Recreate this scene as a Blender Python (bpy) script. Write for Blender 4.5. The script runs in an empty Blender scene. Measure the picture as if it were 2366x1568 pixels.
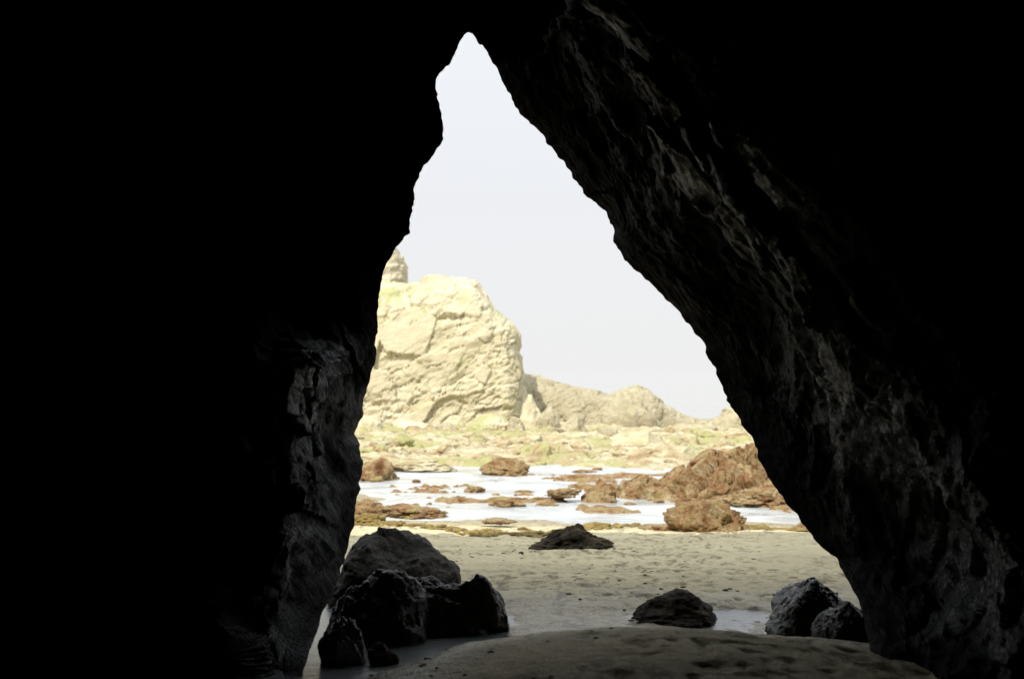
import bpy, math, numpy as np
from mathutils import Vector
rng = np.random.default_rng(7)
F=3286.0; CX=1183.0; HY=855.0; CZ=3.0   # survey constants: focal, axis, horizon, eye height

# ------------------------------------------------------------- noise
_tab = np.random.default_rng(3).random(4096*4)
def _h(i,j,k,s):
    h=(i*73856093)^(j*19349663)^(k*83492791)^(s*2654435761)
    h=(h^(h>>13))*1274126177
    h=h^(h>>16)
    return _tab[h & 16383]
def vn(x,y,z,s=0):
    x=np.asarray(x,float);y=np.asarray(y,float)+0*x;z=np.asarray(z,float)+0*x
    xi=np.floor(x).astype(np.int64);yi=np.floor(y).astype(np.int64);zi=np.floor(z).astype(np.int64)
    fx=x-xi;fy=y-yi;fz=z-zi
    fx=fx*fx*fx*(fx*(fx*6-15)+10);fy=fy*fy*fy*(fy*(fy*6-15)+10);fz=fz*fz*fz*(fz*(fz*6-15)+10)
    def L(a,b,t): return a+(b-a)*t
    r=L(L(L(_h(xi,yi,zi,s),_h(xi+1,yi,zi,s),fx),L(_h(xi,yi+1,zi,s),_h(xi+1,yi+1,zi,s),fx),fy),
        L(L(_h(xi,yi,zi+1,s),_h(xi+1,yi,zi+1,s),fx),L(_h(xi,yi+1,zi+1,s),_h(xi+1,yi+1,zi+1,s),fx),fy),fz)
    return r*2-1
def fbm(x,y,z,o=4,s=0,g=0.5):
    t=0;a=1;n=0
    for i in range(o):
        t=t+a*vn(x*2**i+i*17.3,y*2**i+i*5.1,z*2**i+i*9.7,s+i);n+=a;a*=g
    return t/n
def ridge(x,y,z,o=4,s=0,g=0.5):
    t=0;a=1;n=0
    for i in range(o):
        t=t+a*(1-np.abs(vn(x*2**i+i*7.3,y*2**i+i*3.1,z*2**i+i*1.7,s+i))*1.6);n+=a;a*=g
    return t/n
def cells(x,y,z,s=0,tilt=1.0):
    """fractured blocks: nearest-cell value plus a random tilt inside every block"""
    x=np.asarray(x,float);y=np.asarray(y,float)+0*x;z=np.asarray(z,float)+0*x
    xi=np.floor(x).astype(np.int64);yi=np.floor(y).astype(np.int64);zi=np.floor(z).astype(np.int64)
    best=np.full(x.shape,99.);val=np.zeros(x.shape)
    for a in (-1,0,1):
        for b in (-1,0,1):
            for c in (-1,0,1):
                ci,cj,ck=xi+a,yi+b,zi+c
                h1=_h(ci,cj,ck,s+1);h2=_h(ci,cj,ck,s+2);h3=_h(ci,cj,ck,s+3)
                dx=x-ci-h1;dy=y-cj-h2;dz=z-ck-h3
                d=dx*dx+dy*dy+dz*dz;m=d<best
                v=(_h(ci,cj,ck,s+4)*2-1)*.6+tilt*(dx*(h2*2-1)+dy*(h3*2-1)+dz*(h1*2-1))
                best=np.where(m,d,best);val=np.where(m,v,val)
    return val

# ------------------------------------------------------------- mesh helpers
def add_obj(name,co,faces,mat,smooth=True,origin=None,attr=None):
    co=np.asarray(co,float).reshape(-1,3)
    if origin is None: origin=(0,0,0)
    co=co-np.array(origin)
    me=bpy.data.meshes.new(name)
    faces=np.asarray(faces,np.int32)
    me.vertices.add(len(co)); me.vertices.foreach_set('co',co.ravel())
    k=faces.shape[1]
    me.loops.add(faces.size); me.loops.foreach_set('vertex_index',faces.ravel())
    me.polygons.add(len(faces)); me.polygons.foreach_set('loop_start',np.arange(0,faces.size,k,dtype=np.int32))
    me.update(calc_edges=True)
    me.polygons.foreach_set('use_smooth',np.full(len(faces),smooth))
    if attr is not None:
        a=me.attributes.new('wet_glint','FLOAT','POINT');a.data.foreach_set('value',np.asarray(attr,np.float32).ravel())
    me.validate(); me.update()
    ob=bpy.data.objects.new(name,me); bpy.context.scene.collection.objects.link(ob)
    ob.location=origin
    me.materials.append(mat)
    return ob
def gridfaces(n,m,flip=False):
    i=np.arange(n-1)[:,None]*m+np.arange(m-1)[None,:]
    f=np.stack([i,i+1,i+m+1,i+m],-1).reshape(-1,4)
    return f[:,::-1] if flip else f
def gnormals(P):
    a=np.gradient(P,axis=0);b=np.gradient(P,axis=1)
    n=np.cross(a,b);n/=np.linalg.norm(n,axis=-1,keepdims=True)+1e-9
    return n

# ------------------------------------------------------------- materials
def newmat(name):
    m=bpy.data.materials.new(name);m.use_nodes=True
    nt=m.node_tree; nt.nodes.clear()
    out=nt.nodes.new('ShaderNodeOutputMaterial'); b=nt.nodes.new('ShaderNodeBsdfPrincipled')
    nt.links.new(b.outputs[0],out.inputs[0])
    return m,nt,b
class NB:
    def __init__(s,nt): s.nt=nt
    def n(s,t,**k):
        nd=s.nt.nodes.new(t)
        for a,v in k.items(): setattr(nd,a,v)
        return nd
    def link(s,a,b): s.nt.links.new(a,b)
    def pos(s): return s.n('ShaderNodeNewGeometry').outputs['Position']
    def mapping(s,v,scale=(1,1,1),rot=(0,0,0),loc=(0,0,0)):
        m=s.n('ShaderNodeMapping');s.link(v,m.inputs[0])
        m.inputs['Scale'].default_value=scale;m.inputs['Rotation'].default_value=rot;m.inputs['Location'].default_value=loc
        return m.outputs[0]
    def noise(s,v,scale,detail=6,rough=0.6,dist=0.0):
        m=s.n('ShaderNodeTexNoise');s.link(v,m.inputs['Vector'])
        m.inputs['Scale'].default_value=scale;m.inputs['Detail'].default_value=detail
        m.inputs['Roughness'].default_value=rough;m.inputs['Distortion'].default_value=dist
        return m.outputs[0]
    def ramp(s,f,stops):
        r=s.n('ShaderNodeValToRGB');s.link(f,r.inputs[0]);e=r.color_ramp.elements
        while len(e)<len(stops): e.new(0.5)
        for i,(p,c) in enumerate(stops):
            e[i].position=p
            e[i].color=(c,c,c,1) if not hasattr(c,'__len__') else (*c,1)
        return r.outputs[0]
    def mix(s,f,a,b,mode='MIX'):
        m=s.n('ShaderNodeMix',data_type='RGBA',blend_type=mode)
        for i,v in ((0,f),(6,a),(7,b)):
            if hasattr(v,'is_linked') : s.link(v,m.inputs[i])
            else: m.inputs[i].default_value= v if i==0 else (*v,1)
        return m.outputs[2]
    def math(s,op,a,b=0.0):
        m=s.n('ShaderNodeMath',operation=op)
        for i,v in ((0,a),(1,b)):
            if hasattr(v,'is_linked'): s.link(v,m.inputs[i])
            else: m.inputs[i].default_value=v
        return m.outputs[0]
    def sep(s,v):
        m=s.n('ShaderNodeSeparateXYZ');s.link(v,m.inputs[0]);return m.outputs
    def rng(s,v,a,b,c=0.0,d=1.0):
        m=s.n('ShaderNodeMapRange');s.link(v,m.inputs[0])
        for i,x in zip((1,2,3,4),(a,b,c,d)):
            if hasattr(x,'is_linked'): s.link(x,m.inputs[i])
            else: m.inputs[i].default_value=x
        return m.outputs[0]
    def bump(s,h,strength,dist,nrm=None):
        m=s.n('ShaderNodeBump');s.link(h,m.inputs['Height']);m.inputs['Strength'].default_value=strength;m.inputs['Distance'].default_value=dist
        if nrm is not None: s.link(nrm,m.inputs['Normal'])
        return m.outputs[0]

def rock_mat(name,stops,scale=1.0,rough=(0.6,0.9),bump=0.6,bdist=0.05,green=None,gcol=(0.12,0.14,0.03),stretch=(1,1,1),rot=(0,0,0),spec=0.4,fine=(0.6,1.15),wet=None):
    m,nt,b=newmat(name);N=NB(nt)
    p=N.mapping(N.mapping(N.pos(),rot=rot),scale=stretch)
    n1=N.noise(p,scale,5,0.62,0.5)
    c=N.ramp(n1,stops)
    n2=N.noise(p,scale*7,4,0.7,0.3)
    c=N.mix(1.0,c,N.ramp(n2,[(0.3,fine[0]),(0.7,fine[1])]),'MULTIPLY')
    rr=N.rng(n2,0.3,0.7,rough[0],rough[1])
    sp=None
    if wet:   # lit streaks and glints painted pale on wet rock, from the mesh attribute
        at=N.n('ShaderNodeAttribute',attribute_name='wet_glint').outputs['Fac']
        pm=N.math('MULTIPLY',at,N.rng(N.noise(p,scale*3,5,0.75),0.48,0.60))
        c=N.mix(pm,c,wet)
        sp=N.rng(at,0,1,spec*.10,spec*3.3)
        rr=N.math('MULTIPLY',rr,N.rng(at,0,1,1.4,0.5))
    if green is not None:
        up=N.sep(N.n('ShaderNodeNewGeometry').outputs['Normal'])[2]
        gm=N.noise(N.pos(),green[0],5,0.7)
        gm=N.math('ADD',gm,N.math('MULTIPLY',up,green[2]))
        c=N.mix(N.rng(gm,green[1],green[1]+0.09),c,gcol)
    N.link(c,b.inputs['Base Color'])
    N.link(rr,b.inputs['Roughness'])
    if sp is not None: N.link(sp,b.inputs['Specular IOR Level'])
    else: b.inputs['Specular IOR Level'].default_value=spec
    n3=N.noise(p,scale*22,3,0.7)
    h=N.math('ADD',n2,N.math('MULTIPLY',n3,0.5))
    N.link(N.bump(h,bump,bdist),b.inputs['Normal'])
    return m

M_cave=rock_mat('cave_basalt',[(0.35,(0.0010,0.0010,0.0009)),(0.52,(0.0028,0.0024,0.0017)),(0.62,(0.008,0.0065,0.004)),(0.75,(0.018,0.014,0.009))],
    scale=1.5,rough=(0.25,0.55),bump=1.0,bdist=0.12,stretch=(2.6,1.8,0.6),rot=(0,math.radians(36),0),spec=0.30,fine=(0.3,1.4),wet=(0.17,0.215,0.245))  # wet: pale bluish tone painted in for glints of sky on the rock
M_stack=rock_mat('pale_sandstone',[(0.3,(0.53,0.47,0.31)),(0.45,(0.61,0.55,0.39)),(0.6,(0.67,0.615,0.45)),(0.75,(0.71,0.665,0.52))],
    scale=0.5,bump=0.6,bdist=0.10,green=(0.5,0.585,0.09),gcol=(0.40,0.41,0.20),stretch=(0.7,1,2.0),rot=(0,math.radians(20),0),spec=0.1,fine=(0.82,1.06))
M_head=rock_mat('headland_rock',[(0.3,(0.41,0.355,0.24)),(0.5,(0.49,0.435,0.30)),(0.7,(0.57,0.52,0.38))],
    scale=0.8,bump=0.8,bdist=0.12,green=(0.6,0.66,0.1),gcol=(0.40,0.39,0.19),spec=0.1,fine=(0.78,1.08))
M_reef=rock_mat('weedy_reef_rock',[(0.33,(0.26,0.12,0.055)),(0.44,(0.47,0.275,0.13)),(0.54,(0.61,0.43,0.225)),(0.70,(0.71,0.59,0.36))],
    scale=3.2,bump=1.0,bdist=0.10,green=(1.3,0.65,0.10),gcol=(0.48,0.39,0.14),spec=0.15,fine=(0.5,1.2))
M_shelf=rock_mat('reef_shelf_rock',[(0.38,(0.36,0.24,0.13)),(0.46,(0.49,0.40,0.25)),(0.54,(0.60,0.54,0.37)),(0.70,(0.67,0.62,0.45))],
    scale=1.1,bump=0.8,bdist=0.10,green=(0.35,0.54,0.05),gcol=(0.40,0.39,0.18),stretch=(0.5,1,1),spec=0.1,fine=(0.7,1.1))
M_dark=rock_mat('wet_dark_boulder',[(0.3,(0.009,0.0065,0.005)),(0.5,(0.023,0.016,0.012)),(0.65,(0.048,0.035,0.026)),(0.8,(0.09,0.075,0.058))],
    scale=2.4,rough=(0.12,0.42),bump=0.8,bdist=0.035,spec=0.6,stretch=(1,1,1.6),fine=(0.4,1.3))
M_olive=rock_mat('brown_olive_boulder',[(0.3,(0.02,0.016,0.010)),(0.5,(0.045,0.036,0.022)),(0.65,(0.08,0.065,0.038)),(0.8,(0.13,0.11,0.07))],
    scale=2.4,rough=(0.5,0.8),bump=0.9,bdist=0.04,spec=0.25,fine=(0.4,1.3))
M_wet=rock_mat('glossy_wet_rock',[(0.3,(0.03,0.035,0.04)),(0.5,(0.12,0.135,0.15)),(0.7,(0.36,0.40,0.43))],
    scale=3,rough=(0.08,0.3),bump=0.8,bdist=0.03,spec=1.0,fine=(0.5,1.3))
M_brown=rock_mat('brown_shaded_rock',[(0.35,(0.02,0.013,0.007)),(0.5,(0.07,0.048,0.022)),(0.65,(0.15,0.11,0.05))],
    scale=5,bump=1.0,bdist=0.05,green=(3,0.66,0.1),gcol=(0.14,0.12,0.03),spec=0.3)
M_weed=rock_mat('olive_seaweed',[(0.3,(0.16,0.10,0.03)),(0.6,(0.36,0.27,0.09)),(0.75,(0.50,0.41,0.17))],scale=4,bump=0.8,bdist=0.03,spec=0.2)

# ------------------------------------------------------------- ground heights
def G(x,y):
    ys=[-20,0,6,8.5,9.5,10.2,10.8,11.4,12.0,13.0,13.7,15,18,21,24.5,27.5,30,34,36,38,44,50,62,90,110,300,8000]
    base=[.9,.9,.85,.78,.74,.73,.73,.755,.77,.78,.82,.77,.58,.38,.22,.04,-.07,-.07,-.07,-.08,-.1,.0,.1,.0,-1,-3,-6]
    mound=[.35,.35,.38,.40,.42,.42,.33,.14,.03,0,0]+[0]*16
    b=np.interp(y,ys,base);m=np.interp(y,ys,mound)
    lat=np.exp(-(np.abs((x-1.1)/2.1))**2.1)
    lat=np.where(y<8,np.maximum(lat,0.8),lat)
    z=b+m*lat
    ch=np.exp(-((y-12.4)/1.3)**2)
    z=z-ch*.06*np.clip((.10-x)/.5,0,1)-ch*.014*np.clip((x-1.4)/.6,0,1)-ch*.014
    z=z-.09*np.exp(-((y-11.0)/1.2)**2)*np.clip((-.35-x)/.4,0,1)
    near=np.clip((40-y)/10,0,1)
    z=z+near*(0.05*fbm(x*.5,y*.3,0,3,11)*np.clip((y-13)/4,0.25,1))
    z=z+near*0.03*fbm(x*1.6,y*1.3,0,4,21)
    d=vn(x*4.5,y*2.8,0,31); zone=np.clip(fbm(x*.6,y*.5,3,2,41)*2.2+.5,0,1)
    z=z-near*0.055*np.clip(d-.2,0,1)*zone
    z=z-near*0.04*np.clip(vn(x*11,y*7,0,35)-.2,0,1)*zone
    z=z+np.clip((y-27.5)/3,0,1)*np.clip((60-y)/10,0,1)*0.09*fbm(x*.2,y*.4,0,3,51)
    z=z+.06*np.exp(-((y-34)/1.2)**2-((x+4.5)/2.0)**2)
    return z
xs=np.concatenate([-np.geomspace(4000,5.2,50),np.arange(-5,7,0.03),np.geomspace(7.1,4000,60)])
ys=np.concatenate([np.arange(-12,7.5,0.5),np.arange(7.5,16,0.028),np.arange(16,30,0.055),np.arange(30,60,.3),np.geomspace(60.5,8000,50)])
X,Y=np.meshgrid(xs,ys,indexing='ij')
Z=G(X,Y)

# sand material
M_sand,nt,b=newmat('beach_sand');N=NB(nt)
p=N.pos();sx,sy,sz=N.sep(p)
big=N.noise(N.mapping(p,(0.5,1.0,1)),0.9,4,0.6)
col=N.ramp(big,[(0.3,(0.59,0.515,0.325)),(0.7,(0.74,0.65,0.42))])
spk=N.noise(N.mapping(p,(1.0,0.45,1)),5.5,5,0.74,0.4)
zone=N.noise(N.mapping(p,(0.5,1,1)),0.8,3,0.5)
spm=N.math('MULTIPLY',N.rng(spk,0.50,0.60),N.rng(zone,0.40,0.54,0.15,0.9))
col=N.mix(spm,col,(0.22,0.18,0.105))
grain=N.noise(p,45,3,0.7)
col=N.mix(1.0,col,N.ramp(grain,[(0.3,0.85),(0.7,1.08)]),'MULTIPLY')
wn=N.noise(N.mapping(p,(0.4,1,1)),1.5,4,0.6)
wc=N.math('MULTIPLY',N.rng(sy,9.8,11.6,0.0,1),N.rng(N.math('ADD',sy,N.math('MULTIPLY',wn,2.5)),16.8,14.2))
wl=N.rng(N.math('ADD',sz,N.math('MULTIPLY',wn,0.06)),0.16,0.08)
wside=N.rng(sx,-0.1,-0.9)
wside=N.math('MULTIPLY',wside,N.rng(sy,13,12))
wetf=N.math('MINIMUM',N.math('ADD',N.math('ADD',wc,wl),wside),1.0)
col=N.mix(wetf,col,N.mix(1.0,col,(0.62,0.60,0.54),'MULTIPLY'))
N.link(col,b.inputs['Base Color'])
N.link(N.rng(wetf,0,1,0.9,0.30),b.inputs['Roughness']);b.inputs['Specular IOR Level'].default_value=0.35
hh=N.math('ADD',N.math('MULTIPLY',N.noise(p,10,5,0.7),1.0),N.math('MULTIPLY',spk,-1.0))
N.link(N.bump(hh,0.8,0.06),b.inputs['Normal'])
g=add_obj('sand',np.stack([X,Y,Z],-1),gridfaces(*X.shape,flip=True),M_sand)
g['kind']='structure';g['label']='pale tan beach sand running out of the cave to the shore'

# ------------------------------------------------------------- water
M_sea,nt,b=newmat('foamy_sea_water');N=NB(nt)
p=N.pos();sx,sy,sz=N.sep(p)
f=N.noise(N.mapping(p,(0.5,0.42,1)),1.1,5,0.62,1.2)
foam=N.math('MULTIPLY',N.rng(f,0.32,0.68),N.rng(sy,44,75,0.85,0.12))
shal=N.mix(N.rng(sy,40,80),(0.38,0.405,0.405),(0.36,0.36,0.345))
N.link(N.mix(foam,shal,(0.58,0.605,0.615)),b.inputs['Base Color'])
N.link(N.rng(foam,0,1,0.15,0.6),b.inputs['Roughness'])
w=N.noise(N.mapping(p,(1.2,1.6,1)),2.2,5,0.65)
N.link(N.bump(w,0.4,0.07),b.inputs['Normal'])
xs2=np.concatenate([-np.geomspace(9000,20,30),np.linspace(-19,19,40),np.geomspace(20,9000,30)])
ys2=np.concatenate([np.linspace(25.5,80,60),np.geomspace(81,9000,40)])
X2,Y2=np.meshgrid(xs2,ys2,indexing='ij')
s=add_obj('sea_water',np.stack([X2,Y2,X2*0],-1),gridfaces(*X2.shape,flip=True),M_sea)
s['kind']='structure';s['label']='pale foamy shallow sea water between reef rocks'
M_pool,nt,b=newmat('still_pool_water');N=NB(nt)
b.inputs['Base Color'].default_value=(0.20,0.22,0.22,1);b.inputs['Roughness'].default_value=0.25
N.link(N.bump(N.noise(N.mapping(N.pos(),(1,2,1)),6,4,0.6),0.4,0.03),b.inputs['Normal'])
X3,Y3=np.meshgrid(np.linspace(-2.6,4.2,30),np.linspace(9.3,13.75,20),indexing='ij')
s=add_obj('pool_water',np.stack([X3,Y3,X3*0+.753],-1),gridfaces(*X3.shape,flip=True),M_pool)
s['kind']='structure';s['label']='shallow tide channel water crossing the cave floor'

# ------------------------------------------------------------- cave
L=[(690,1720),(700,1568),(722,1480),(745,1420),(770,1370),(790,1320),(805,1270),(818,1200),(832,1130),(838,1070),(834,1030),(822,1003),(838,965),(850,900),(868,830),(872,760),(880,680),(890,620),(915,572),(945,540),(952,490),(956,440),(965,400),(1000,362),(1023,325),(1022,270),(1005,205),(1007,182),(1040,150),(1060,105),(1074,80),(1083,75)]
R=[(1093,82),(1120,115),(1160,185),(1200,260),(1232,288),(1265,330),(1310,390),(1355,455),(1400,490),(1418,530),(1416,560),(1445,600),(1500,655),(1560,715),(1620,785),(1650,850),(1670,910),(1700,960),(1740,1020),(1760,1080),(1790,1130),(1830,1180),(1880,1245),(1930,1290),(1955,1340),(1985,1390),(2000,1450),(2012,1510),(2040,1600),(2060,1760)]
nL=len(L)
pts=[]
for i,(a,c) in enumerate(L+R):
    if i<nL: D=np.interp(c,[75,1000,1350,1568,1720],[13.4,13,12.2,10.4,10.0])
    else: D=np.interp(c,[75,900,1300,1510,1760],[13.4,12.8,11.6,10.2,9.8])
    pts.append(((a-CX)/F*D, D, CZ+(HY-c)/F*D, a,c))
pts=np.array(pts)
sl=np.concatenate([[0],np.cumsum(np.hypot(np.diff(pts[:,0]),np.diff(pts[:,2])))])
NU=680
u=np.linspace(0,sl[-1],NU)
ox=np.interp(u,sl,pts[:,0]);oy=np.interp(u,sl,pts[:,1]);oz=np.interp(u,sl,pts[:,2]);opy=np.interp(u,sl,pts[:,4])
def smooth1(v,w):
    k=np.hanning(2*w+1);k/=k.sum();e=np.concatenate([v[0]+(v[0]-v[1:w+1])[::-1],v,v[-1]+(v[-1]-v[-w-1:-1])[::-1]])
    return np.convolve(e,k,'valid')
oxs=smooth1(ox,40);ozs=smooth1(oz,40);oys=smooth1(oy,40)
ua=sl[nL-1]; left=u<ua
th=np.interp(u,[0,ua*.6,ua*.93,ua*1.0,ua+.5,ua+1.5,sl[-1]-1.5,sl[-1]],np.radians([180,172,150,92,45,35,22,0]))
th=smooth1(th,20)
nx=np.cos(th);nz=np.sin(th)
def path(dd,kind):
    if kind=='LL': return np.interp(dd,[0,1,1.5,1.8,2.2,3.2,5,17],[0,.10,.22,.7,2.0,4,5,5])
    if kind=='LU': return np.interp(dd,[0,.15,.4,.8,1.5,17],[0,.28,1.6,3.4,5,5])
    return np.interp(dd,[0,.5,1,2,2.7,3.4,4.4,6,17],[0,.10,.26,.42,.62,1.4,2.6,3.4,4.2])
ddi=np.concatenate([np.linspace(0,1,70)[:-1],np.linspace(1,6,220),np.linspace(6.1,17,45)])
wlow=np.clip((opy-600)/180,0,1)
wr=np.clip((u-ua)/.5,0,1)
dd=ddi[None,:]*np.ones((NU,1)); U=u[:,None]*np.ones_like(dd)
k=np.clip((oy-9.5)/3.5,.3,1)[:,None]
offL=wlow[:,None]*path(dd/k,'LL')+(1-wlow[:,None])*path(dd,'LU')
off=offL*(1-wr[:,None])+path(dd,'R')*wr[:,None]
jag=.022*fbm(u*4,0,0,4,91,.7)+.016*fbm(u*17,0,4,2,95)
jd=jag[:,None]*np.exp(-dd/.12)
ws=np.clip(dd/1.2,0,1);ws=ws*ws*(3-2*ws)
Xi=ox[:,None]*(1-ws)+oxs[:,None]*ws+nx[:,None]*(off+jd); Zi=oz[:,None]*(1-ws)+ozs[:,None]*ws+nz[:,None]*(off+jd); Yd=oy[:,None]*(1-ws)+oys[:,None]*ws-dd
P=np.stack([Xi,Yd,Zi],-1)
Ps=P.copy()
for _ in range(20):
    Ps[1:-1]=(Ps[:-2]+Ps[1:-1]+Ps[2:])/3
n=gnormals(Ps)
rad=np.stack([nx,0*nx,nz],-1)[:,None,:]
if np.mean((n*rad).sum(-1)[NU//2:,100:200])<0: n=-n
wn_=np.clip(dd/.35,0,1)[...,None]
n=n*wn_+rad*(1-wn_); n/=np.linalg.norm(n,axis=-1,keepdims=True)+1e-9
# noise in true 3d space, turned so that the long axis of the blocks runs down the slope
Q=P
sa=math.radians(35)
A=Q[...,0]*math.cos(sa)+Q[...,2]*math.sin(sa)
Bq=-Q[...,0]*math.sin(sa)+Q[...,2]*math.cos(sa)
Cq=Q[...,1]
wx=.35*fbm(A*.8,Bq*.8,Cq*.8,4,61)
c1=cells(A*1.2+wx,Bq*.5+wx,Cq*.9-wx,65,1.3)
c2=cells(A*3.2+wx,Bq*1.3-wx,Cq*2.6+wx,75,1.3)
f1=fbm(A*.8,Bq*.4,Cq*.8,5,71,.55)
f2=fbm(A*6,Bq*3,Cq*6,4,81,.65)
amp=np.interp(dd,[0,.1,.6,1.5,17],[.0,.05,.20,.30,.4])
d=amp*np.clip(.7+.34*c1+.20*c2+.9*f1,-.05,3)+np.interp(dd,[0,.1,.6],[.01,.03,.08])*(.5+f2)
inner=P+n*d[...,None]
# painted glints and lit streaks on the wet walls (x, y, z, reach across, reach along the slope, amount)
glintn=np.zeros(dd.shape)
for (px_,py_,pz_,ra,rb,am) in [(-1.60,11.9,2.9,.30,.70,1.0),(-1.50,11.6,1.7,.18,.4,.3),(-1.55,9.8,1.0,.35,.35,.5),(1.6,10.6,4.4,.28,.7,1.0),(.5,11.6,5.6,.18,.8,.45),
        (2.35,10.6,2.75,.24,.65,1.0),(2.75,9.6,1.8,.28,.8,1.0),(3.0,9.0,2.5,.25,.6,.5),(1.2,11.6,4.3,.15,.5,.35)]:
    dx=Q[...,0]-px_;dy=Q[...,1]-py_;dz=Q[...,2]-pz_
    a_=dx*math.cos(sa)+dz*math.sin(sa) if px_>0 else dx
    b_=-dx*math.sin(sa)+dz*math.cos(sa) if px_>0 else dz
    glintn+=am*np.exp(-(a_/ra)**2-(b_/rb)**2-(dy/1.3)**2)
glintn*=np.clip(.8+2.2*fbm(A*3,Bq*1.2,Cq*3,4,131,.6),0,1.5)
glintn=np.clip(glintn,0,1)
cap=np.stack([Xi[:,-1]*.0+0,np.full(NU,-8.0),Zi[:,-1]*0+2],-1)[:,None,:]
do=np.linspace(0.05,1.2,26)
DO=do[None,:]*np.ones((NU,1));UO=u[:,None]*np.ones_like(DO)
offo=np.interp(DO,[0,.3,1.2],[0,.16,.8])+np.interp(DO,[0,.2,1.2],[.0,.05,.25])*np.clip(fbm(UO*1.2,DO*2,5,4,101)+.6,0,2)
outer=np.stack([ox[:,None]+nx[:,None]*(offo+jag[:,None]),oy[:,None]+DO,oz[:,None]+nz[:,None]*(offo+jag[:,None])],-1)
tt=u/sl[-1]; ta=ua/sl[-1]
kx=[0,ta*.35,ta*.7,ta,ta+(1-ta)*.35,ta+(1-ta)*.7,1]
TOP=10.9
bx=np.interp(tt,kx,[-28,-27,-12,-1,9,22,26]);bz=np.interp(tt,kx,[-2,8,TOP,TOP,TOP-.2,8.5,-2])
fr=np.linspace(0,1,60)[1:]
B=np.stack([bx,15.2+0*bx,bz],-1)
last=outer[:,-1,:]
fan=last[:,None,:]*(1-fr[None,:,None])+B[:,None,:]*fr[None,:,None]
fan[...,1]+= (np.sin(fr*math.pi)*1.2)[None,:]+ .5*fbm(fan[...,0]*.4,fan[...,2]*.5,0,5,111)*np.clip(fr*6,0,1)[None,:]
fan[...,2]+= .35*fbm(fan[...,0]*.35,fr[None,:]*3,0,4,121)*fr[None,:]
e=fan[:,-1,:]
back=np.stack([e*[1,0,1]+[0,y0,dz] for y0,dz in ((13,.3),(8,.8),(0,.5),(-10,0))],1)
endp=(e*[0,0,0]+[0,-14,2])[:,None,:]
allr=np.concatenate([cap,inner[:,::-1],outer,fan,back,endp],1)
wa=np.zeros(allr.shape[:2]);wa[:,1:1+dd.shape[1]]=glintn[:,::-1]
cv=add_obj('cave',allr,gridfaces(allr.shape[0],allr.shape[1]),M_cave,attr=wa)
cv['kind']='structure';cv['label']='dark rough basalt sea cave with tall narrow pointed opening'

# ------------------------------------------------------------- ridges: sea stacks and headland
def stack(name,label,cat,xh,yc,w,mat,zb=-.3,nx_=420,nt_=260,seed=0,amp=.45,px=.5,pz=.4,endtaper=1.0,strata=.22,block=.35,bs=1.0,cap_out=.25,cap_in=-9,fs=1.0,crk=.4,b2w=.38,b3w=.25):
    xk=[a for a,_ in xh];zk=[c for _,c in xh]
    x=np.linspace(xk[0],xk[-1],nx_);H=np.interp(x,xk,zk)
    tf=np.linspace(0,math.pi,8000);hn=max(H)-zb
    pyf=w*np.sign(np.cos(tf))*np.abs(np.cos(tf))**px;pzf=hn*np.maximum(np.sin(tf),0)**pz
    al=np.concatenate([[0],np.cumsum(np.hypot(np.diff(pyf),np.diff(pzf)))])
    t=np.interp(np.linspace(0,al[-1],nt_),al,tf)
    ed=np.clip(np.minimum(x-xk[0],xk[-1]-x)/endtaper,0,1)**.5
    ww=w*(.35+.65*ed)*np.clip((H-zb)/2.5,.3,1.0)
    c=np.cos(t);s=np.maximum(np.sin(t),0)
    P=np.stack([x[:,None]+0*t[None,:], yc-ww[:,None]*(np.sign(c)*np.abs(c)**px)[None,:], zb+(H-zb)[:,None]*(s**pz)[None,:]],-1)
    n=gnormals(P)
    if n[nx_//2,nt_//4,1]>0: n=-n
    q=P*fs
    a=fbm(q[...,0]*.4,q[...,1]*.4,q[...,2]*.5,5,seed,.5)
    lz=q[...,2]*1.0+q[...,0]*-.35+.5*a
    st=ridge(q[...,0]*.25,q[...,1]*.3,lz*1.6,3,seed+5)
    wv=.2*a
    b1=cells((q[...,0]*.5+wv)*bs,q[...,1]*.5*bs,(lz*.6+wv)*bs,seed+9,1.2)
    b2=cells((q[...,0]*1.3-wv)*bs,q[...,1]*1.3*bs,lz*2.2*bs,seed+29,1.3)
    b3=fbm(q[...,0]*3,q[...,1]*3,lz*5,4,seed+39,.6)
    cr=np.clip(1-np.abs(fbm(q[...,0]*.6,q[...,1]*.6,lz*1.6,4,seed+49,.6))*14,0,1)   # thin cracks along the bedding
    d=amp*a+strata*(st-.5)+block*(b1+b2w*b2)+b3w*block*b3-crk*block*cr
    d=np.clip(d,cap_in,cap_out)*np.clip((P[...,2]-zb)/1.0,0.2,1)
    P=P+n*d[...,None]
    o=(float(np.mean(x)),yc,0)
    ob=add_obj(name,P,gridfaces(nx_,nt_),mat,origin=o)
    ob['label']=label;ob['category']=cat
    return ob
def hz(pts,d): return [((a-CX)/F*d,CZ+(HY-c)/F*d) for a,c in pts]
stack('sea_stack','pale yellow sandstone sea stack with green mossy patches','rock formation',
  hz([(420,760),(560,700),(700,660),(850,654),(890,648),(930,641),(960,637),(1030,630),(1070,640),(1100,652),(1120,684),(1135,712),(1160,732),(1182,750),(1198,772),(1204,830),(1208,890),(1222,985)],66),68,3.6,M_stack,nx_=560,nt_=340,seed=200,px=.6,pz=.30,block=.24,amp=.24,strata=.08,cap_in=-.34,cap_out=.15,crk=.5,b2w=.28,b3w=.15)
stack('sea_stack','tall pale mossy rock spire standing behind the larger stack','rock formation',
  hz([(600,700),(700,560),(800,520),(890,560),(918,585),(932,610),(936,700),(945,900)],84),86,3,M_stack,seed=230,pz=.3,amp=.3,block=.2)
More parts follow.
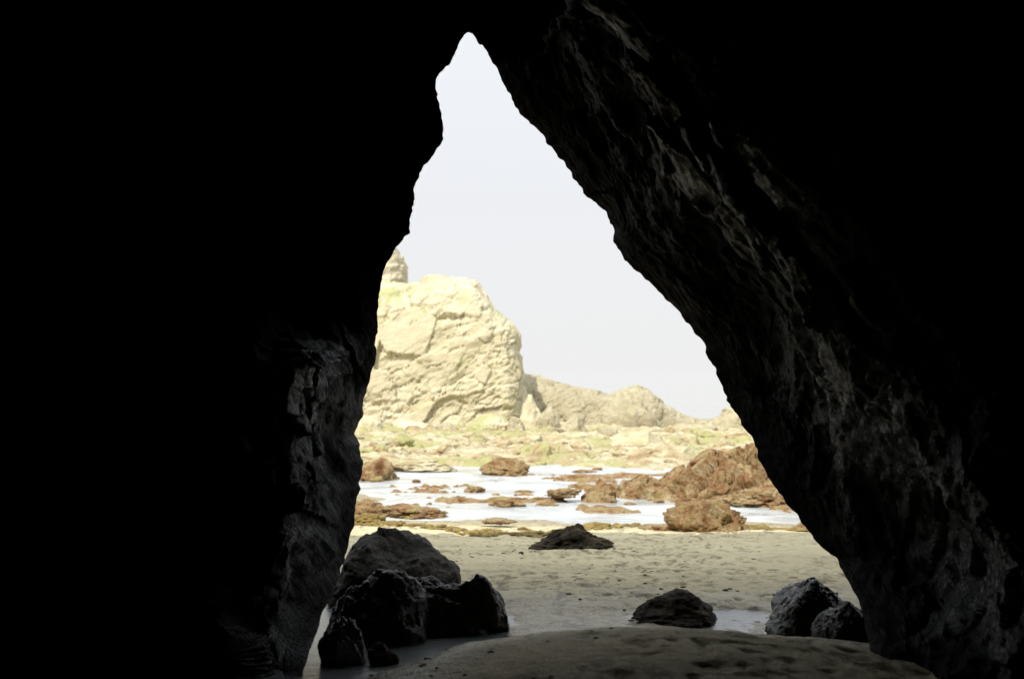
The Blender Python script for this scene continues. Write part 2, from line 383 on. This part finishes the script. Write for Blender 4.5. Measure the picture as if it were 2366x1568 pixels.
stack('rocky_headland','low brown rocky headland tapering down to the sea','rock formation',
  hz([(1150,840),(1210,862),(1250,870),(1290,880),(1330,892),(1380,906),(1412,912),(1440,904),(1480,893),(1510,903),(1540,930),(1570,950),(1600,966),(1640,978),(1700,980),(1800,985)],70),72,2.5,M_head,seed=260,pz=.7,px=.8,amp=.10,strata=.04,block=.09,bs=2,cap_out=.1)
stack('rocky_headland','small rocky knoll at the edge of the reef','rock formation',
  hz([(1600,1000),(1640,980),(1665,965),(1690,948),(1720,942),(1800,930),(1900,950),(2000,1000)],64),65.5,1.6,M_head,seed=290,pz=.6,px=.8,amp=.10,strata=.05,block=.10,bs=2,cap_out=.1)
stack('reef_outcrop','rough golden brown reef outcrop sloping up beside the cave','rock formation',
  hz([(1415,1160),(1440,1130),(1490,1110),(1530,1122),(1570,1096),(1610,1086),(1650,1056),(1690,1066),(1740,1044),(1800,1040),(1860,1056),(1900,1090),(1950,1160)],33.5),34,4.6,M_reef,nx_=460,nt_=300,seed=310,pz=1.2,px=.9,amp=.26,strata=.10,block=.36,bs=1.3,cap_out=.18,cap_in=-.45,fs=3.6,endtaper=.8)

# ------------------------------------------------------------- boulders
import bmesh
def ico(sub):
    bm=bmesh.new();bmesh.ops.create_icosphere(bm,subdivisions=sub,radius=1)
    v=np.array([x.co[:] for x in bm.verts]);f=np.array([[q.index for q in x.verts] for x in bm.faces]);bm.free();return v,f
ICO={k:ico(k) for k in (2,3,4,5,6)}
def rockshape(sub,seed,planes=14,rough=.08,peak=0.0,soft=.05,crag=0.0):
    V,Fc=ICO[sub];r=np.random.default_rng(seed)
    n=r.normal(size=(planes,3));n/=np.linalg.norm(n,axis=1,keepdims=True)
    h=r.uniform(.72,1.0,planes)
    dt=V@n.T
    rad=np.where(dt>0.05,h[None,:]/np.maximum(dt,.05),9)
    rad=np.concatenate([rad,np.full((len(V),1),1.15)],1)
    kk=1/soft; m=-np.log(np.sum(np.exp(-kk*np.minimum(rad,4)),1))/kk
    P=V*m[:,None]
    s=seed%1000
    a=fbm(P[:,0]*1.8+s,P[:,1]*1.8,P[:,2]*1.8,6,s,.6)
    b2=ridge(P[:,0]*3+s,P[:,1]*3,P[:,2]*3,4,s+3,.6)
    cr=cells(P[:,0]*2.2+s+.3*a,P[:,1]*2.2,P[:,2]*2.2,s+5,1.2)*.6+cells(P[:,0]*5+s+.3*a,P[:,1]*5,P[:,2]*5,s+15,1.2)*.35
    P=P+V*(rough*1.6*a+rough*.9*(b2-.6)+crag*cr)[:,None]
    if peak: P[:,2]=P[:,2]*(1+peak*np.exp(-((P[:,0])**2+P[:,1]**2)*3))
    return P,Fc
def boulder(px0,px1,pt,pb,d,seed,mat,label,name='boulder',cat='rock',sub=5,ys=1.0,sink=.35,rough=.08,peak=0,planes=14,group=None,soft=.05,crag=.05,lean=0):
    P,Fc=rockshape(sub,seed,planes,rough,peak,soft,crag)
    x0=(px0-CX)/F*d;x1=(px1-CX)/F*d;zt=CZ+(HY-pt)/F*d;zb=CZ+(HY-pb)/F*d
    w=x1-x0;hgt=zt-zb
    P[:,0]=(P[:,0]-P[:,0].min())/(np.ptp(P[:,0]))-.5
    P[:,1]=(P[:,1]-P[:,1].min())/(np.ptp(P[:,1]))-.5
    P[:,2]=(P[:,2]-P[:,2].min())/(np.ptp(P[:,2]))
    if lean: P[:,2]*=1-lean*P[:,0]; P[:,2]/=P[:,2].max()
    P=P*[w,w*ys,hgt*(1+sink)];P[:,2]-=hgt*sink
    o=((x0+x1)/2,d,zb)
    ob=add_obj(name,P,Fc,mat);ob.location=o
    ob['label']=label;ob['category']=cat
    if group: ob['group']=group
    return ob
# shaded boulders round the channel
boulder(750,1066,1220,1400,14.0,112,M_olive,'large brownish olive boulder on the sand beside the cave wall',sub=6,rough=.07,planes=28,soft=.10,peak=.0,crag=.04,sink=.9)
boulder(765,1186,1330,1466,12.3,151,M_dark,'long low wet black boulder with sheen in the tide channel',sub=6,rough=.10,planes=30,soft=.10,crag=.06,sink=.8,ys=.45)
boulder(745,1000,1314,1474,11.9,131,M_dark,'rounded wet black boulder leaning on a longer one',sub=6,rough=.09,planes=28,soft=.10,crag=.05,sink=.9,ys=.8)
boulder(990,1182,1318,1440,12.4,176,M_dark,'low wet black boulder beside pool water',sub=6,rough=.08,planes=28,soft=.10,crag=.05,sink=1.0,ys=.7)
boulder(735,850,1424,1516,11.0,48,M_wet,'low glossy wet rock at the foot of the cave wall',sub=6,rough=.12,planes=26,soft=.09,crag=.06,sink=1.2)
boulder(850,922,1484,1518,10.9,53,M_brown,'small brown rock at the edge of the sand mound',sub=5,planes=24,crag=.06,sink=1.2)
boulder(1458,1682,1360,1428,12.75,61,M_brown,'low pointed dark rock in the tide channel',sub=6,peak=.2,rough=.09,planes=26,soft=.1,crag=.05,sink=1.2)
boulder(1762,1990,1333,1468,12.1,79,M_dark,'big dark boulder beside the cave wall',sub=6,rough=.08,planes=28,soft=.10,crag=.05,sink=.7)
boulder(1875,2040,1386,1485,11.5,89,M_dark,'smaller dark rock leaning on the cave wall',sub=6,planes=28,soft=.1,rough=.08,crag=.05,sink=.7)
boulder(1220,1422,1208,1272,21.0,97,M_brown,'weedy brown rock mound standing alone on shaded sand',sub=6,peak=.4,rough=.16,sink=1.0,planes=26,soft=.1,crag=.1)
boulder(1200,1440,1250,1270,21.1,99,M_brown,'flat weedy rock around the foot of a mound',sub=5,rough=.2,sink=2.,planes=26,crag=.1)
# sunlit reef rocks
RK=dict(planes=26,soft=.1,crag=.17)
RL=dict(planes=28,soft=.12,crag=.15,sink=1.2,peak=.4)
boulder(1530,1745,1150,1238,25.3,121,M_reef,'reddish brown rounded weedy rock at the edge of the sunlit sand',sub=6,rough=.17,peak=.35,sink=1.1,planes=30,soft=.12,crag=.16)
boulder(1465,1610,1206,1230,25.8,107,M_reef,'low weedy rock at the waterline',sub=5,rough=.18,sink=.8,**RK)
boulder(1640,1860,1118,1170,31.8,117,M_reef,'low ragged foot of the reef outcrop',sub=6,rough=.2,ys=.8,**RK)
boulder(1338,1428,1104,1152,32.5,131,M_reef,'rounded brown rock in the shallow water',sub=5,rough=.18,**RL)
boulder(1262,1345,1127,1146,32.5,137,M_reef,'low brown rock in the shallow water',sub=5,rough=.2,**RK)
boulder(1105,1245,1054,1090,41,139,M_reef,'brown rock at the edge of the reef shelf',sub=5,rough=.2,**RL)
boulder(780,925,1055,1104,39,149,M_reef,'brown rock in the water by the reef',sub=5,rough=.2,**RL)
boulder(760,930,1152,1194,29.5,151,M_reef,'long low weedy rock at the water edge',sub=6,rough=.2,**RL)
boulder(860,1038,1164,1192,29.3,152,M_reef,'flat ragged reddish rock at the water edge',sub=6,rough=.22,sink=.8,**RK)
boulder(790,892,1184,1210,27,157,M_weed,'low green weed covered rock at the water edge',sub=5,rough=.2,**RK)
boulder(1740,1850,1220,1242,25.2,163,M_weed,'flat green weed covered rock on the sand',sub=5,rough=.2,**RK)
boulder(1822,1900,1206,1244,25,167,M_reef,'pale brown rock at the water edge',sub=5,rough=.14,**RK)
boulder(860,1060,1062,1085,43,169,M_shelf,'low greenish reef rock edging the water',sub=5,rough=.2,**RK)
# small stones in shallows
for i,(a,c,w,h) in enumerate([(1095,1136,56,16),(1078,1158,30,6),(962,1114,22,8),(1178,1168,80,14),(1380,1172,24,6),(1522,1160,28,7),(1450,1101,36,7),
    (1000,1128,34,6),(1140,1167,26,5),(1262,1166,60,6),(1210,1136,50,5),(1380,1085,26,6),(1455,1165,30,6),(1155,1205,90,8),(1350,1090,60,6)]):
    d=3.0*F/(c-HY)
    if c>1200: d=26.3
    boulder(a-w/2,a+w/2,c-h,c+2,d,300+i*7,M_reef,'small brown stone poking out of shallow water',name='stone',cat='stone',sub=4,rough=.24,group='small stones in the shallow water',crag=.2,planes=24)
# pale boulders at foot of stack
for i,(a0,a1,t,bb,d,m) in enumerate([(1198,1256,908,990,64,M_stack),(1240,1295,936,992,63.5,M_head),(1290,1362,955,1005,61,M_head),(1385,1530,900,1005,66,M_head),
    (1080,1180,955,1000,63,M_stack),(900,1010,968,1003,63,M_stack),(820,890,958,1010,62,M_stack),(1375,1430,988,1015,59,M_head),(1560,1660,978,1003,62,M_head),
    (1255,1310,985,1010,60,M_head),(1000,1070,975,1005,62,M_head),(1170,1215,960,1000,62,M_head),
    (1080,1130,1000,1022,54,M_shelf),(1420,1475,995,1020,56,M_shelf),(1200,1260,1002,1026,54,M_shelf),(900,960,1000,1028,53,M_shelf),(1560,1620,1000,1025,54,M_shelf),(1010,1050,1020,1040,50,M_shelf),(1310,1370,1015,1040,51,M_shelf),(1500,1560,1028,1048,49,M_shelf),(860,900,1025,1050,49,M_shelf),(1640,1700,1010,1040,52,M_shelf)]):
    boulder(a0,a1,t,bb,d,500+i*13,m,'pale boulder fallen at the foot of the sea stack',sub=5,rough=.12,group='boulders at the foot of the sea stack',crag=.08,planes=24,soft=.08,sink=.8,peak=.5 if i==3 else 0,ys=.7 if i==3 else 1)

# ------------------------------------------------------------- reef shelf
xs4=np.linspace(-26,34,560);ys4=np.linspace(41.0,67,320)
X4,Y4=np.meshgrid(xs4,ys4,indexing='ij')
edge=Y4+3.2*fbm(X4*.3,Y4*.3,0,4,401)
hgt=np.interp(edge,[41.0,43.0,45,50,58,67],[-.5,-.14,.04,.13,.30,.45])
Z4=hgt+np.clip(edge-41.5,0,2)/2*(.22*fbm(X4*.9,Y4*.8,0,5,411,.65)+.10*cells(X4*.8,Y4*1.0,0,421,1.2)+.08*cells(X4*2.2,Y4*2.2,0,431,1.2))
rf=add_obj('reef',np.stack([X4,Y4,Z4],-1),gridfaces(*X4.shape,flip=True),M_shelf)
rf['kind']='structure';rf['label']='rough sunlit rock reef shelf with green algae'
# low broken reef flats that just break the surface of the shallows
xs5=np.linspace(-8,14,620);ys5=np.linspace(28.6,42,380)
X5,Y5=np.meshgrid(xs5,ys5,indexing='ij')
m5=fbm(X5*.45,Y5*.8,0,5,451,.6)
Z5=-.31+.9*np.clip(m5+.16,-.2,.45)+.06*cells(X5*2.5,Y5*2.5,0,461,1.3)+.06*fbm(X5*5,Y5*5,0,3,471)
Z5=np.minimum(Z5,.07+.08*fbm(X5*3,Y5*3,0,4,481))
edge5=np.minimum(np.minimum(X5+8,14-X5),np.minimum(Y5-28.6,42-Y5)); Z5-=.4*np.clip(1-edge5/1.5,0,1)
rf=add_obj('reef',np.stack([X5,Y5,Z5],-1),gridfaces(*X5.shape,flip=True),M_reef)
rf['kind']='structure';rf['label']='low broken rusty brown reef flats in shallow water'

# ------------------------------------------------------------- scattered loose material
def scatter(name,label,pos,size,flat,mat,sub=2,seed=0):
    V,Fc=ICO[sub];r=np.random.default_rng(seed);vs=[];fs=[]
    for i,(x,y,z) in enumerate(pos):
        s=size[i];R=rng.uniform(.6,1.4,3)*[1,1,flat]
        a=r.uniform(0,6.28);q=V*(1+.3*r.normal(size=(len(V),1)).clip(-1,1))*R*s
        q=np.stack([q[:,0]*math.cos(a)-q[:,1]*math.sin(a),q[:,0]*math.sin(a)+q[:,1]*math.cos(a),q[:,2]],1)
        vs.append(q+[x,y,z]);fs.append(Fc+i*len(V))
    ob=add_obj(name,np.concatenate(vs),np.concatenate(fs),mat,smooth=False)
    ob['kind']='stuff';ob['label']=label
n=1100;x=rng.uniform(-16,22,n);y=rng.uniform(45,63,n)
z=np.interp(y,[44,50,58,67],[.02,.12,.28,.44])
scatter('rubble','broken pale rocks strewn over the reef shelf',list(zip(x,y,z)),rng.gamma(1.5,.07,n)+.05,.6,M_shelf,seed=1)
n=600;x=rng.uniform(-5,9,n);y=26.0+1.3*fbm(x*.4,0,0,3,441)*2+rng.normal(0,.3,n)
scatter('seaweed','thin strandline of olive seaweed along the water edge',list(zip(x,y,np.maximum(G(x,y),0)+.01)),rng.gamma(2,.025,n)+.03,.3,M_weed,seed=2)
n=420;x=rng.uniform(-1.2,3.6,n);y=rng.uniform(8.4,23,n)
keep=fbm(x*.7,y*.6,0,2,451)>.0;x=x[keep];y=y[keep]
scatter('pebbles','dark pebbles and weed scraps scattered on shaded sand',list(zip(x,y,G(x,y)+.002)),rng.gamma(2,.005,len(x))+.006,.35,M_brown,seed=3)

# ------------------------------------------------------------- light
sc=bpy.context.scene
dvec=Vector((0.30,0.64,-0.76)).normalized()   # travel direction of sunlight
sun=bpy.data.lights.new('sun','SUN');sun.energy=4.3;sun.angle=math.radians(.6);sun.color=(1,.94,.82)
so=bpy.data.objects.new('sun',sun);sc.collection.objects.link(so);so.rotation_euler=dvec.to_track_quat('-Z','Y').to_euler();so.location=(0,-5,30)
el=math.asin(-dvec.z);az=math.atan2(-dvec.x,-dvec.y)
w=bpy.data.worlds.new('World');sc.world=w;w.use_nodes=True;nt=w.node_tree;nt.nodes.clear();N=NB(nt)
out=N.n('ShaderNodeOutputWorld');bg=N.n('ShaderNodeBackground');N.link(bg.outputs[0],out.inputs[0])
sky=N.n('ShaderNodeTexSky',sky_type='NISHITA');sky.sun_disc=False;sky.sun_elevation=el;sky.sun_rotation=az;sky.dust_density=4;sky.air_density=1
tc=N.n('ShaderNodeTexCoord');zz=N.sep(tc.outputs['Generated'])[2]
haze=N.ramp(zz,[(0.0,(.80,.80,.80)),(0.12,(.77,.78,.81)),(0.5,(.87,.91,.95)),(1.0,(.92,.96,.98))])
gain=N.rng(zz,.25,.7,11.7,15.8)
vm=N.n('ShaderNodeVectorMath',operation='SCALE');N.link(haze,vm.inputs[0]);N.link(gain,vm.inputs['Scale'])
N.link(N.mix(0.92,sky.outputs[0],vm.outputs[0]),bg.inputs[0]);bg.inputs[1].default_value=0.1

cam=bpy.data.cameras.new('camera');co=bpy.data.objects.new('camera',cam);sc.collection.objects.link(co);sc.camera=co
co.location=(0,0,CZ);co.rotation_euler=(math.radians(90),0,0)
cam.sensor_width=36;cam.lens=50;cam.shift_y=71/2366;cam.clip_end=20000
cam.dof.use_dof=True;cam.dof.focus_distance=16;cam.dof.aperture_fstop=1.8
sc.view_settings.view_transform='Standard';sc.view_settings.look='None';sc.view_settings.exposure=0
